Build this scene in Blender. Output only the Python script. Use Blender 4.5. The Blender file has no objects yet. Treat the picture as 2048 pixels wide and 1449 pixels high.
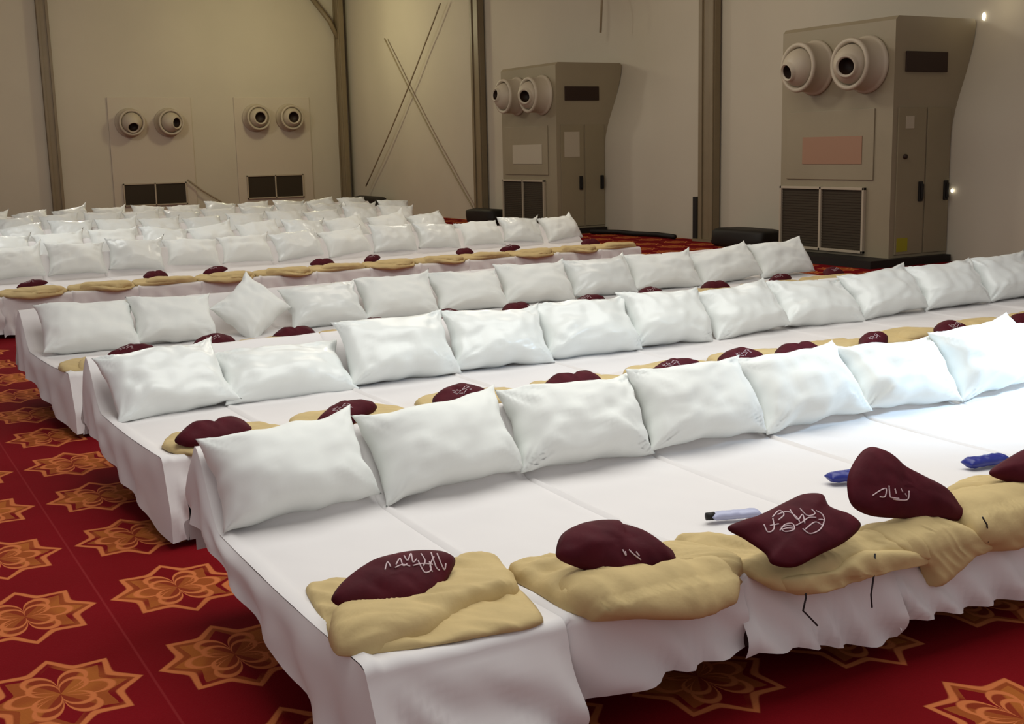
import bpy, bmesh, math, random
from mathutils import Vector, Matrix, noise
from mathutils.bvhtree import BVHTree
from math import sin, cos, pi, radians, sqrt, exp

sc = bpy.context.scene
COL = sc.collection

# ------------------------------------------------------------------ camera
CAMZ = 1.65
R = [[0.867973, -0.106413, 0.485076], [-0.496109, -0.141873, 0.856591], [-0.022333, -0.984149, -0.175934]]
cd = bpy.data.cameras.new('camera')
cd.sensor_width = 36.0
cd.lens = 36.0 * 2400 / 2048
cd.clip_end = 200
cam = bpy.data.objects.new('camera', cd)
COL.objects.link(cam)
m = Matrix.Identity(4)
for i in range(3):
    m[i][0] = R[i][0]; m[i][1] = -R[i][1]; m[i][2] = -R[i][2]
m[2][3] = CAMZ
cam.matrix_world = m
sc.camera = cam

# ------------------------------------------------------------------ world and exposure
sc.view_settings.view_transform = 'Standard'
sc.view_settings.look = 'None'
sc.view_settings.gamma = 1
sc.view_settings.use_curve_mapping = False
sc.view_settings.exposure = 0.0
w = bpy.data.worlds.new('world'); sc.world = w
w.use_nodes = True
w.node_tree.nodes['Background'].inputs[0].default_value = (0.95, 0.93, 0.95, 1)
w.node_tree.nodes['Background'].inputs[1].default_value = 0.46

def area(name, loc, sx, sy, power, col, rot=(0, 0, 0)):
    l = bpy.data.lights.new(name, 'AREA'); l.shape = 'RECTANGLE'
    l.size = sx; l.size_y = sy; l.energy = power; l.color = col
    o = bpy.data.objects.new(name, l); o.location = loc; o.rotation_euler = rot
    COL.objects.link(o); return o
area('hall_light_near', (3.5, 4.2, 4.6), 6.0, 4.5, 245, (0.98, 1.0, 0.96))
area('hall_light_middle', (6.5, 10.5, 5.2), 6.0, 3.0, 120, (1.0, 0.95, 0.84))
area('hall_light_left', (1.0, 15.5, 5.2), 4.0, 4.0, 165, (0.97, 1.0, 0.97))
area('hall_light_far', (7.5, 22.0, 5.4), 7.0, 6.0, 50, (1.0, 0.92, 0.72))
def wall_fill(loc, power, col, r=.35):  # unseen point lights added to brighten the fabric walls
    l = bpy.data.lights.new('hall_wall_fill', 'POINT'); l.energy = power; l.color = col; l.shadow_soft_size = r
    o = bpy.data.objects.new('hall_wall_fill', l); o.location = loc; COL.objects.link(o)
wall_fill((4.5, 25.5, 4.6), 250, (1.0, .95, .84))
wall_fill((10.3, 28.5, 4.9), 170, (1.0, .93, .58))
wall_fill((8.5, 15.0, 4.6), 170, (1.0, .93, .78))
l = bpy.data.lights.new('glare_spot', 'SPOT'); l.energy = 420; l.color = (0.50, 0.75, 1.0)  # unseen cool spot added for the blue glare on the right-hand pillows
l.spot_size = radians(62); l.spot_blend = 1.0; l.shadow_soft_size = 0.12
spot = bpy.data.objects.new('glare_spot', l); COL.objects.link(spot)
spot.location = (6.3, 2.9, 1.9)
spot.rotation_euler = (Vector((5.1, 3.85, 0.5)) - spot.location).to_track_quat('-Z', 'Y').to_euler()

# ------------------------------------------------------------------ helpers
def ray(px, py):
    c = (px - 1024, py - 724.5, 2400.0)
    return Vector([sum(R[i][j] * c[j] for j in range(3)) for i in range(3)])
EYE = Vector((0, 0, CAMZ))
def on_z(px, py, z):
    d = ray(px, py); return EYE + d * ((z - CAMZ) / d.z)
def on_y(px, py, y):
    d = ray(px, py); return EYE + d * (y / d.y)

def mat(name, col, rough=0.7, spec=0.4, metal=0.0, noise_amt=0.0, noise_scale=8.0, bump=0.0, bump_scale=300.0, emis=None, coat=0.0, sheen=0.0, sss=0.0):
    mt = bpy.data.materials.new(name); mt.use_nodes = True
    nt = mt.node_tree; b = nt.nodes['Principled BSDF']
    b.inputs['Base Color'].default_value = (*col, 1)
    b.inputs['Roughness'].default_value = rough
    b.inputs['Specular IOR Level'].default_value = spec
    b.inputs['Metallic'].default_value = metal
    b.inputs['Coat Weight'].default_value = coat
    b.inputs['Coat Roughness'].default_value = 0.25
    b.inputs['Sheen Weight'].default_value = sheen
    if emis:
        b.inputs['Emission Color'].default_value = (*col, 1); b.inputs['Emission Strength'].default_value = emis
    tc = nt.nodes.new('ShaderNodeTexCoord')
    if noise_amt > 0:
        n = nt.nodes.new('ShaderNodeTexNoise'); n.inputs['Scale'].default_value = noise_scale; n.inputs['Detail'].default_value = 5
        nt.links.new(tc.outputs['Object'], n.inputs['Vector'])
        cr = nt.nodes.new('ShaderNodeValToRGB')
        cr.color_ramp.elements[0].position = 0.3; cr.color_ramp.elements[1].position = 0.7
        cr.color_ramp.elements[0].color = (*[c * (1 - noise_amt) for c in col], 1)
        cr.color_ramp.elements[1].color = (*[min(1, c * (1 + noise_amt)) for c in col], 1)
        nt.links.new(n.outputs['Fac'], cr.inputs['Fac']); nt.links.new(cr.outputs['Color'], b.inputs['Base Color'])
    if bump > 0:
        n2 = nt.nodes.new('ShaderNodeTexNoise'); n2.inputs['Scale'].default_value = bump_scale; n2.inputs['Detail'].default_value = 3
        nt.links.new(tc.outputs['Object'], n2.inputs['Vector'])
        bp = nt.nodes.new('ShaderNodeBump'); bp.inputs['Strength'].default_value = bump; bp.inputs['Distance'].default_value = 0.01
        nt.links.new(n2.outputs['Fac'], bp.inputs['Height']); nt.links.new(bp.outputs['Normal'], b.inputs['Normal'])
    return mt

M = dict(
    pillow=mat('pillow_cotton', (0.80, 0.82, 0.79), 0.68, 0.25),
    plastic=mat('pillow_in_clear_wrap', (0.78, 0.81, 0.79), 0.42, 0.45, coat=0.5, bump=0.08, bump_scale=5),
    sheet=mat('white_sheet', (0.74, 0.71, 0.70), 0.75, 0.2),
    khaki=mat('khaki_cloth', (0.56, 0.425, 0.205), 0.8, 0.2, noise_amt=0.06, noise_scale=9, bump=0.3, bump_scale=22),
    maroon=mat('maroon_cloth', (0.070, 0.005, 0.011), 0.7, 0.16, noise_amt=0.2, noise_scale=12, bump=0.3, bump_scale=18),
    thread=mat('white_embroidery', (0.62, 0.48, 0.50), 0.7),
    wood=mat('dark_bed_base', (0.06, 0.02, 0.015), 0.8),
    wall=mat('tent_fabric', (0.50, 0.455, 0.36), 0.65, 0.3, noise_amt=0.03, noise_scale=0.7),
    ceiling=mat('tent_roof_fabric', (0.55, 0.48, 0.37), 0.7, 0.2),
    column=mat('olive_column', (0.20, 0.155, 0.09), 0.45, 0.4, noise_amt=0.06, noise_scale=3),
    ac=mat('cooler_cabinet_paint', (0.265, 0.222, 0.145), 0.5, 0.4, noise_amt=0.05, noise_scale=1.5),
    acfar=mat('fabric_covered_cabinet', (0.50, 0.44, 0.35), 0.6, 0.3),
    door=mat('cooler_door_paint', (0.25, 0.21, 0.13), 0.5, 0.4, noise_amt=0.05, noise_scale=1.5),
    duct=mat('nozzle_plastic', (0.43, 0.37, 0.28), 0.5, 0.5),
    grille=mat('dark_filter_mesh', (0.040, 0.028, 0.014), 0.75),
    frame=mat('grille_frame', (0.40, 0.34, 0.25), 0.45),
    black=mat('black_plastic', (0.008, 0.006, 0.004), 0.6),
    vent=mat('dark_outlet', (0.022, 0.008, 0.003), 0.6),
    pink=mat('pink_plate', (0.30, 0.165, 0.10), 0.5),
    pale=mat('pale_plate', (0.42, 0.37, 0.28), 0.5),
    yellow=mat('yellow_sticker', (0.30, 0.27, 0.01), 0.5),
    blue=mat('blue_wrapper', (0.012, 0.02, 0.22), 0.35, 0.5),
    clear=mat('pale_blue_wrapper', (0.42, 0.44, 0.62), 0.3, 0.5),
    gap_daylight=mat('daylight_gap', (1.0, 0.93, 0.75), emis=6.0),
    cord=mat('black_cord', (0.02, 0.018, 0.02), 0.6),
    cable=mat('steel_cable', (0.27, 0.22, 0.14), 0.5),
)

def mesh_obj(name, verts, faces, mt, parent=None, smooth=True, mats=None, midx=None):
    me = bpy.data.meshes.new(name); me.from_pydata([tuple(v) for v in verts], [], faces)
    me.materials.append(mt)
    for x in (mats or []): me.materials.append(x)
    if smooth:
        me.polygons.foreach_set('use_smooth', [True] * len(me.polygons))
    if midx: me.polygons.foreach_set('material_index', midx)
    me.update()
    o = bpy.data.objects.new(name, me); COL.objects.link(o)
    if parent: o.parent = parent
    return o
def from_bm(name, bm, mt, parent=None, smooth=False):
    me = bpy.data.meshes.new(name); bmesh.ops.recalc_face_normals(bm, faces=bm.faces); bm.to_mesh(me); bm.free()
    me.materials.append(mt)
    if smooth: me.polygons.foreach_set('use_smooth', [True] * len(me.polygons))
    o = bpy.data.objects.new(name, me); COL.objects.link(o)
    if parent: o.parent = parent
    return o
def tag(o, label=None, cat=None, group=None, kind=None):
    if label: o['label'] = label
    if cat: o['category'] = cat
    if group: o['group'] = group
    if kind: o['kind'] = kind
    return o
def empty(name, loc=(0, 0, 0), rz=0):
    o = bpy.data.objects.new(name, None); COL.objects.link(o); o.location = loc; o.rotation_euler = (0, 0, rz)
    o.empty_display_size = 0.1
    return o
def copy_tree(o, parent=None):
    c = o.copy(); COL.objects.link(c); c.parent = parent
    for ch in list(o.children): copy_tree(ch, c)
    return c
def add_box(bm, a, b, bev=0.0):
    g = bmesh.ops.create_cube(bm, size=1)
    c = [(a[i] + b[i]) / 2 for i in range(3)]; s = [abs(b[i] - a[i]) for i in range(3)]
    for v in g['verts']: v.co = Vector((c[0] + v.co.x * s[0], c[1] + v.co.y * s[1], c[2] + v.co.z * s[2]))
    if bev > 0:
        es = list({e for v in g['verts'] for e in v.link_edges})
        bmesh.ops.bevel(bm, geom=es, offset=bev, segments=2, affect='EDGES', profile=0.6)
def box(name, a, b, mt, parent=None, bev=0.0):
    bm = bmesh.new(); add_box(bm, a, b, bev); return from_bm(name, bm, mt, parent)
def tube_data(pts, r, n=6, closed=False):
    vs, fs = [], []
    pts = [Vector(p) for p in pts]
    for i, p in enumerate(pts):
        d = (pts[min(i + 1, len(pts) - 1)] - pts[max(i - 1, 0)])
        if d.length < 1e-9: d = Vector((0, 0, 1))
        d.normalize()
        a = d.orthogonal().normalized() if i == 0 else (a - d * a.dot(d)).normalized()
        b = d.cross(a)
        rr = r(i / (len(pts) - 1)) if callable(r) else r
        for k in range(n):
            t = 2 * pi * k / n; vs.append(p + (a * cos(t) + b * sin(t)) * rr)
    for i in range(len(pts) - 1):
        for k in range(n):
            fs.append((i * n + k, i * n + (k + 1) % n, (i + 1) * n + (k + 1) % n, (i + 1) * n + k))
    fs.append(tuple(range(n))[::-1]); fs.append(tuple(range((len(pts) - 1) * n, len(pts) * n)))
    return vs, fs
def tubes(name, lines, r, mt, parent=None, n=6):
    V, F = [], []
    for ln in lines:
        vs, fs = tube_data(ln, r, n); o = len(V); V += vs; F += [tuple(i + o for i in f) for f in fs]
    return mesh_obj(name, V, F, mt, parent)
def lathe(name, prof, axis_from, axis_dir, mt, parent=None, n=40):
    d = Vector(axis_dir).normalized(); a = d.orthogonal().normalized(); b = d.cross(a); o = Vector(axis_from)
    V, F = [], []
    for (r, h) in prof:
        for k in range(n):
            t = 2 * pi * k / n; V.append(o + d * h + (a * cos(t) + b * sin(t)) * r)
    for i in range(len(prof) - 1):
        for k in range(n): F.append((i * n + k, i * n + (k + 1) % n, (i + 1) * n + (k + 1) % n, (i + 1) * n + k))
    return mesh_obj(name, V, F, mt, parent)
def fn(x, y, z=0.0): return noise.noise(Vector((x, y, z)))
def smooth(a, b, x):
    t = max(0, min(1, (x - a) / (b - a))); return t * t * (3 - 2 * t)
def catmull(pts, n):
    out = []; N = len(pts)
    for i in range(N):
        p0, p1, p2, p3 = [Vector((*pts[(i + k) % N], 0)) for k in (-1, 0, 1, 2)]
        for j in range(n):
            t = j / n
            q = 0.5 * ((2 * p1) + (p2 - p0) * t + (2 * p0 - 5 * p1 + 4 * p2 - p3) * t * t + (3 * p1 - p0 - 3 * p2 + p3) * t ** 3)
            out.append((q.x, q.y))
    return out
ORD = ['first', 'second', 'third', 'fourth', 'fifth', 'sixth', 'seventh', 'eighth', 'ninth', 'tenth', 'eleventh', 'twelfth', 'thirteenth', 'fourteenth', 'fifteenth', 'sixteenth']

# ------------------------------------------------------------------ carpet
def carpet():
    mt = bpy.data.materials.new('red_medallion_carpet'); mt.use_nodes = True
    nt = mt.node_tree; N = nt.nodes; L = nt.links; b = N['Principled BSDF']
    b.inputs['Roughness'].default_value = 0.9; b.inputs['Specular IOR Level'].default_value = 0.04
    def mth(op, a, c=None, d=None):
        n = N.new('ShaderNodeMath'); n.operation = op
        for i, v in enumerate((a, c, d)):
            if v is None: continue
            if isinstance(v, (int, float)): n.inputs[i].default_value = v
            else: L.new(v, n.inputs[i])
        return n.outputs[0]
    def sstep(e0, e1, x):
        n = N.new('ShaderNodeMapRange'); n.interpolation_type = 'SMOOTHSTEP'
        L.new(x, n.inputs['Value']); n.inputs['From Min'].default_value = e0; n.inputs['From Max'].default_value = e1
        n.inputs['To Min'].default_value = 0; n.inputs['To Max'].default_value = 1
        return n.outputs['Result']
    g = N.new('ShaderNodeNewGeometry'); sp = N.new('ShaderNodeSeparateXYZ'); L.new(g.outputs['Position'], sp.inputs[0])
    X, Y = sp.outputs[0], sp.outputs[1]
    right = mth('GREATER_THAN', X, 1.35)
    def pick(l, r_): return mth('ADD', mth('MULTIPLY', r_, right), mth('MULTIPLY', l, mth('SUBTRACT', 1.0, right)))
    def cell(v, off, pitch):  # signed distance (m) to the nearest medallion centre
        q = mth('DIVIDE', mth('SUBTRACT', v, off), pitch)
        return mth('MULTIPLY', mth('SUBTRACT', mth('FRACT', mth('ADD', q, 0.5)), 0.5), pitch)
    dx = pick(cell(X, 0.485, 0.555), cell(X, 1.62, 0.61))
    dy = pick(cell(Y, 3.02, 0.745), cell(Y, 2.08, 0.72))
    wob = N.new('ShaderNodeTexNoise'); wob.inputs['Scale'].default_value = 7; L.new(g.outputs['Position'], wob.inputs['Vector'])
    wv = mth('MULTIPLY', mth('SUBTRACT', wob.outputs['Fac'], 0.5), 0.03)
    dx = mth('ADD', mth('DIVIDE', dx, 0.235), wv); dy = mth('ADD', mth('DIVIDE', dy, 0.27), wv)
    r = mth('SQRT', mth('ADD', mth('MULTIPLY', dx, dx), mth('MULTIPLY', dy, dy)))
    th = mth('ARCTAN2', dy, dx)
    # outline: eight ogee points
    tri = mth('ABSOLUTE', mth('SUBTRACT', mth('FRACT', mth('ADD', mth('MULTIPLY', th, 8 / (2 * pi)), 0.0)), 0.5))   # 0 mid, .5 tips
    tip = mth('POWER', mth('MULTIPLY', tri, 2.0), 1.6)
    Ro = mth('ADD', 0.76, mth('MULTIPLY', tip, 0.26))
    outline = mth('SUBTRACT', 1.0, sstep(0.035, 0.075, mth('ABSOLUTE', mth('SUBTRACT', r, Ro))))
    # petals: loops reaching from the centre, and inner loops
    c8 = mth('ABSOLUTE', mth('COSINE', mth('MULTIPLY', th, 3.0)))
    rp = mth('MULTIPLY', 0.66, mth('POWER', c8, 0.42))
    petal = mth('SUBTRACT', 1.0, sstep(0.03, 0.07, mth('ABSOLUTE', mth('SUBTRACT', r, rp))))
    s4 = mth('ABSOLUTE', mth('SINE', mth('MULTIPLY', th, 2.0)))
    rq = mth('MULTIPLY', 0.46, mth('POWER', s4, 0.5))
    petal2 = mth('SUBTRACT', 1.0, sstep(0.025, 0.06, mth('ABSOLUTE', mth('SUBTRACT', r, rq))))
    line = mth('MAXIMUM', mth('MULTIPLY', mth('MAXIMUM', petal, petal2), mth('LESS_THAN', r, 0.85)), outline)
    inside = mth('LESS_THAN', r, Ro)
    inp = mth('LESS_THAN', r, rp)
    fn_ = N.new('ShaderNodeTexNoise'); fn_.inputs['Scale'].default_value = 3.2; fn_.inputs['Detail'].default_value = 2; L.new(g.outputs['Position'], fn_.inputs['Vector'])
    blot = sstep(0.45, 0.56, fn_.outputs['Fac'])
    side = sstep(0.50, 0.62, mth('ABSOLUTE', mth('COSINE', th)))      # the broad side petals are filled in
    core = mth('LESS_THAN', r, mth('SUBTRACT', Ro, 0.16))
    fill = mth('MAXIMUM', mth('MULTIPLY', mth('MULTIPLY', side, core), mth('ADD', 0.62, mth('MULTIPLY', blot, 0.33))),
               mth('MULTIPLY', mth('MULTIPLY', inside, mth('SUBTRACT', 1.0, core)), mth('MULTIPLY', blot, 0.5)))
    fill = mth('MAXIMUM', fill, mth('MULTIPLY', inp, 0.25))
    grain = N.new('ShaderNodeTexNoise'); grain.inputs['Scale'].default_value = 1.6; grain.inputs['Detail'].default_value = 6; L.new(g.outputs['Position'], grain.inputs['Vector'])
    red = N.new('ShaderNodeValToRGB'); L.new(grain.outputs['Fac'], red.inputs['Fac'])
    red.color_ramp.elements[0].position = 0.3; red.color_ramp.elements[1].position = 0.7
    red.color_ramp.elements[0].color = (0.150, 0.004, 0.006, 1); red.color_ramp.elements[1].color = (0.185, 0.005, 0.009, 1)
    def mix(f, a, c):
        n = N.new('ShaderNodeMix'); n.data_type = 'RGBA'; L.new(f, n.inputs[0])
        if isinstance(a, tuple): n.inputs[6].default_value = a
        else: L.new(a, n.inputs[6])
        n.inputs[7].default_value = c; return n.outputs[2]
    c1 = mix(fill, red.outputs['Color'], (0.36, 0.105, 0.022, 1))
    c2 = mix(line, c1, (0.52, 0.15, 0.05, 1))
    seam = mth('SUBTRACT', 1.0, sstep(0.002, 0.006, mth('ABSOLUTE', mth('SUBTRACT', X, 0.76))))
    c3 = mix(mth('MULTIPLY', seam, 0.25), c2, (0.35, 0.05, 0.05, 1))
    L.new(c3, b.inputs['Base Color'])
    fine = N.new('ShaderNodeTexNoise'); fine.inputs['Scale'].default_value = 160; L.new(g.outputs['Position'], fine.inputs['Vector'])
    bp = N.new('ShaderNodeBump'); bp.inputs['Strength'].default_value = 0.2; bp.inputs['Distance'].default_value = 0.01
    L.new(fine.outputs['Fac'], bp.inputs['Height']); L.new(bp.outputs['Normal'], b.inputs['Normal'])
    return mt
WX, WY = 13.2, 32.4
o = mesh_obj('floor', [(-14, -4, 0), (16, -4, 0), (16, 36, 0), (-14, 36, 0)], [(0, 1, 2, 3)], carpet(), smooth=False)
tag(o, kind='structure')

# ------------------------------------------------------------------ tent walls
ACY = (11.26, 19.48)
def wall_right():
    nu, nv = 260, 44; y0, y1, H = 2.0, WY + .1, 6.3
    V, F = [], []
    for i in range(nu + 1):
        y = y0 + (y1 - y0) * i / nu
        for j in range(nv + 1):
            z = H * j / nv
            off = 0.03 * fn(y * 0.9, z * 0.25, 3)
            for a in ACY:      # the cloth is pulled out over the top of the cooling units
                off += 0.42 * smooth(1.6, 3.2, z) * exp(-((y - a) / 1.5) ** 2) if z < 3.9 else 0.42 * (1 - smooth(3.9, 5.4, z)) * exp(-((y - a) / 1.5) ** 2)
            V.append((WX + off, y, z))
    for i in range(nu):
        for j in range(nv):
            a = i * (nv + 1) + j; F.append((a, a + 1, a + nv + 2, a + nv + 1))
    tag(mesh_obj('wall_right', V, F, M['wall']), kind='structure')
    V, F = [], []
    x0, x1 = -8.0, WX + .12
    for i in range(160 + 1):
        x = x0 + (x1 - x0) * i / 160
        for j in range(nv + 1):
            z = 6.9 * j / nv
            V.append((x, WY + 0.03 * fn(x * 0.8, z * 0.3, 9), z))
    for i in range(160):
        for j in range(nv):
            a = i * (nv + 1) + j; F.append((a, a + nv + 1, a + nv + 2, a + 1))
    tag(mesh_obj('wall_back', V, F, M['wall']), kind='structure')
wall_right()
tag(mesh_obj('ceiling', [(-8, 0, 7.2), (WX + .8, 0, 6.3), (WX + .8, WY + .3, 6.3), (-8, WY + .3, 7.2)], [(0, 3, 2, 1)], M['ceiling'], smooth=False), kind='structure')

def column(label, x, y, w, d, facing, strut=False):
    t = empty('tent_column', (x, y, 0))
    tag(t, label, 'column', 'tent columns along the fabric walls')
    bm = bmesh.new()
    if facing == 'x':
        add_box(bm, (-d, -w / 2, 0), (0, w / 2, 6.2), 0.02)
        add_box(bm, (-d - .03, -w / 2, 0), (-d, -w / 4, 6.2), 0.01); add_box(bm, (-d - .03, w / 4, 0), (-d, w / 2, 6.2), 0.01)
    else:
        add_box(bm, (-w / 2, -d, 0), (w / 2, 0, 6.0), 0.02)
        add_box(bm, (-w / 2, -d - .03, 0), (-w / 4, -d, 6.0), 0.01); add_box(bm, (w / 4, -d - .03, 0), (w / 2, -d, 6.0), 0.01)
    from_bm('post', bm, M['column'], t)
    s = w / 2 + .06
    box('base_plate', (-d - .1, -s, 0) if facing == 'x' else (-s, -d - .1, 0), (0, s, .04) if facing == 'x' else (s, 0, .04), M['column'], t)
    return t
column('olive tent column at the far left, beside the paired round vents', 5.2, WY - .04, .28, .12, 'y')
c2 = column('olive corner column with a diagonal brace at its top, where two fabric walls meet', WX - .15, WY - .15, .40, .15, 'x')
tubes('brace', [[(-0.9, -.0, 5.9), (-.35, -.05, 5.2), (-.15, -.1, 4.75)]], .07, M['column'], c2)
column('olive tent column between the crossed cables and the farther cooling cabinet', WX - .03, 24.36, .38, .14, 'x')
c4 = column('olive tent column between the two large cooling cabinets', WX - .03, 16.2, .38, .14, 'x')
box('clamp', (-.19, .19, 0), (-.02, .30, .75), M['black'], c4)

for lab, a, b_ in (('thin cable slanting down to the foot of the middle column', (13.08, 29.4, 4.5), (13.08, 24.6, .15)),
                   ('thin cable slanting down toward the corner column', (13.02, 26.0, 5.0), (13.02, 30.9, .7))):
    n_ = 16
    pts = [Vector(a).lerp(Vector(b_), i / n_) - Vector((0, 0, .12 * sin(pi * i / n_))) for i in range(n_ + 1)]
    tag(tubes('bracing_cable', [pts], .02, M['cable']), lab, 'cable', 'bracing cables on the fabric wall')
tag(tubes('hanging_cable', [[(13.1, 19.4, 5.3), (13.1, 19.4, 4.4), (13.1, 19.46, 3.75)]], .025, M['cable']), 'short cable hanging down above the farther cooling cabinet', 'cable')
tag(tubes('floor_cable', [[(8.5, WY - .12, 1.0), (8.9, WY - .15, .68), (9.3, WY - .18, .42), (9.8, WY - .3, .03)]], .022, M['cable']), 'thin cable running down from the left wall grille to the floor', 'cable')

# ------------------------------------------------------------------ cooling units
def nozzle(root, p, n, aim, hole=0.10):
    """ball jet nozzle: round housing on the cabinet, ball with an open throat"""
    p = Vector(p); n = Vector(n).normalized(); aim = Vector(aim).normalized()
    prof = [(0.30, 0), (0.37, 0), (0.375, 0.03), (0.355, 0.05), (0.33, 0.07), (0.325, 0.30), (0.335, 0.32), (0.325, 0.35), (0.29, 0.355), (0.27, 0.33), (0.27, 0.05)]
    h = lathe('nozzle_housing', prof, p, n, M['duct'], root)
    c = p + n * 0.25; r = 0.265
    a0 = math.asin(min(.9, hole * 1.45 / r)); pr = []
    for k in range(22):
        t = pi * 0.62 + (a0 - pi * 0.62) * k / 21
        pr.append((r * sin(t), r * cos(t)))
    z1 = r * cos(a0)
    pr += [(hole * 1.32, z1 + .045), (hole * 1.18, z1 + .05), (hole, z1 + .02)]
    lathe('ball', pr, c, aim, M['duct'], h)
    lathe('throat', [(hole * 1.01, z1 + .025), (hole * .9, z1 - .14), (0.0005, z1 - .14)], c, aim, M['vent'], h)
def grille_panel(root, a, b, axis, out):
    """two framed filter meshes side by side; axis = horizontal index, out = signed offset on the other axis"""
    oth = 1 - axis
    def P(u, z, d):
        q = [0, 0, z]; q[axis] = u; q[oth] = a[oth] + d * out; return tuple(q)
    u0, u1, z0, z1 = a[axis], b[axis], a[2], b[2]
    bm = bmesh.new(); t = .035; um = (u0 + u1) / 2
    def bb(p, q): add_box(bm, p, q, .004)
    bb(P(u0, z0, .0), P(u0 + t, z1, .05)); bb(P(u1 - t, z0, .0), P(u1, z1, .05)); bb(P(um - t / 2, z0, .0), P(um + t / 2, z1, .05))
    bb(P(u0, z0, .0), P(u1, z0 + t, .05)); bb(P(u0, z1 - t, .0), P(u1, z1, .05))
    f = from_bm('grille_frame', bm, M['frame'], root)
    for k, (p, q) in enumerate(((u0 + t, um - t / 2), (um + t / 2, u1 - t))):
        bm = bmesh.new(); add_box(bm, P(p, z0 + t, .0), P(q, z1 - t, .015))
        nn = 22
        for i in range(nn):
            z = z0 + t + (z1 - z0 - 2 * t) * (i + .5) / nn
            add_box(bm, P(p, z - .004, .015), P(q, z + .004, .022))
        from_bm('filter_mesh', bm, M['grille'], f)
def cooler(y1, label, aims, near):
    """cabinet standing out from the right wall: front faces -X, its door side faces the camera (-Y)"""
    t = empty('cooling_cabinet', (0, 0, 0))
    tag(t, label, 'air conditioner', 'large cooling cabinets along the right wall')
    xf, y2, zt = 12.1, y1 + 2.08, 3.2
    # body: deeper at the top, where it leans out over the pulled wall cloth
    prof = [(WX + .02, .1), (WX + .02, 1.55), (WX + .10, 2.0), (WX + .36, 2.9), (WX + .40, 3.14)]
    bm = bmesh.new()
    ring = [(xf, .1)] + prof + [(WX + .36, 3.2), (xf + .05, zt), (xf, zt - .05)]
    va = [bm.verts.new((x, y1, z)) for x, z in ring]; vb = [bm.verts.new((x, y2, z)) for x, z in ring]
    bm.faces.new(va); bm.faces.new(vb[::-1])
    for i in range(len(ring)):
        j = (i + 1) % len(ring); bm.faces.new((va[i], vb[i], vb[j], va[j]))
    from_bm('cabinet_body', bm, M['ac'], t)
    box('plinth_dark_floor', (xf - .45, y1 - .12, 0), (WX - .05, y2 + .1, .1), M['black'], t)  # black base, run out past the cabinet front to darken the floor
    nozzle(t, (xf, y1 + .46, 2.62), (-1, 0, 0), aims[1], .105)
    nozzle(t, (xf, y1 + 1.42, 2.64), (-1, 0, 0), aims[0], .09)
    grille_panel(t, (xf - .001, y1 + .42, .14), (xf, y1 + 2.05, 1.02), 0 + 1, -1)
    box('front_panel', (xf - .02, y1 + .30, 1.12), (xf, y1 + 1.95, 2.05), M['ac'], t, .006)
    box('name_plate', (xf - .028, y1 + .50, 1.33), (xf - .02, y1 + 1.62, 1.70), M['pink' if near else 'pale'], t)
    for x0, x1, hx in ((xf + .09, xf + .60, xf + .52), (xf + .63, WX - .03, xf + 1.0)):
        d = box('access_door', (x0, y1 - .018, .14), (x1, y1, 2.05), M['door'], t, .005)
        bm = bmesh.new(); add_box(bm, (hx - .035, y1 - .05, .83), (hx + .035, y1 - .018, 1.09), .01)
        add_box(bm, (hx - .02, y1 - .075, .86), (hx + .02, y1 - .05, 1.06), .008)
        from_bm('door_handle', bm, M['black'], d)
    box('dark_outlet', (xf + .19, y1 - .03, 2.50), (xf + .95, y1, 2.76), M['vent'], t, .008)
    if near:
        box('sticker', (xf + .12, y1 - .022, .18), (xf + .32, y1 - .018, .36), M['yellow'], t)
        box('plate', (xf + .22, y1 - .024, 1.78), (xf + .37, y1 - .018, 1.94), M['pale'], t)
        lathe('knob', [(.0, .03), (.03, .028), (.034, 0)], (xf + .22, y1 - .018, 1.42), (0, -1, 0), M['vent'], t, 12)
    else:
        box('plate', (xf + .16, y1 - .024, 1.45), (xf + .50, y1 - .018, 1.92), M['pale'], t)
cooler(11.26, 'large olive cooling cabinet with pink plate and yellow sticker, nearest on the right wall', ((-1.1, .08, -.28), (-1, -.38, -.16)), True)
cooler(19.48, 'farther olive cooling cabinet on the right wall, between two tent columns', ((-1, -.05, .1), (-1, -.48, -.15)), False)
def wall_cooler(x0, label, xs, z, aims, g, hole):
    t = empty('wall_cooling_unit', (0, 0, 0))
    tag(t, label, 'air conditioner', 'cooling units set into the back wall')
    y = WY - .035
    box('front_panel', (x0, y, 0), (x0 + 2.15, WY + .5, 3.15), M['acfar'], t, .02)
    for x, a in zip(xs, aims): nozzle(t, (x, y, z), (0, -1, 0), a, hole)
    grille_panel(t, (g[0], y - .001, g[2]), (g[1], y, g[3]), 0, -1)
wall_cooler(6.6, 'left cooling unit in the back wall with two round nozzles above a dark grille', (7.12, 8.12), 2.50, ((0, -1, -.65), (.55, -1, -.1)), (6.83, 8.48, .36, .95), .12)
wall_cooler(9.9, 'right cooling unit in the back wall with two round nozzles above a dark grille', (10.48, 11.42), 2.60, ((.0, -1, 0), (.0, -1, 0)), (10.13, 11.75, .42, 1.06), .14)

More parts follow.
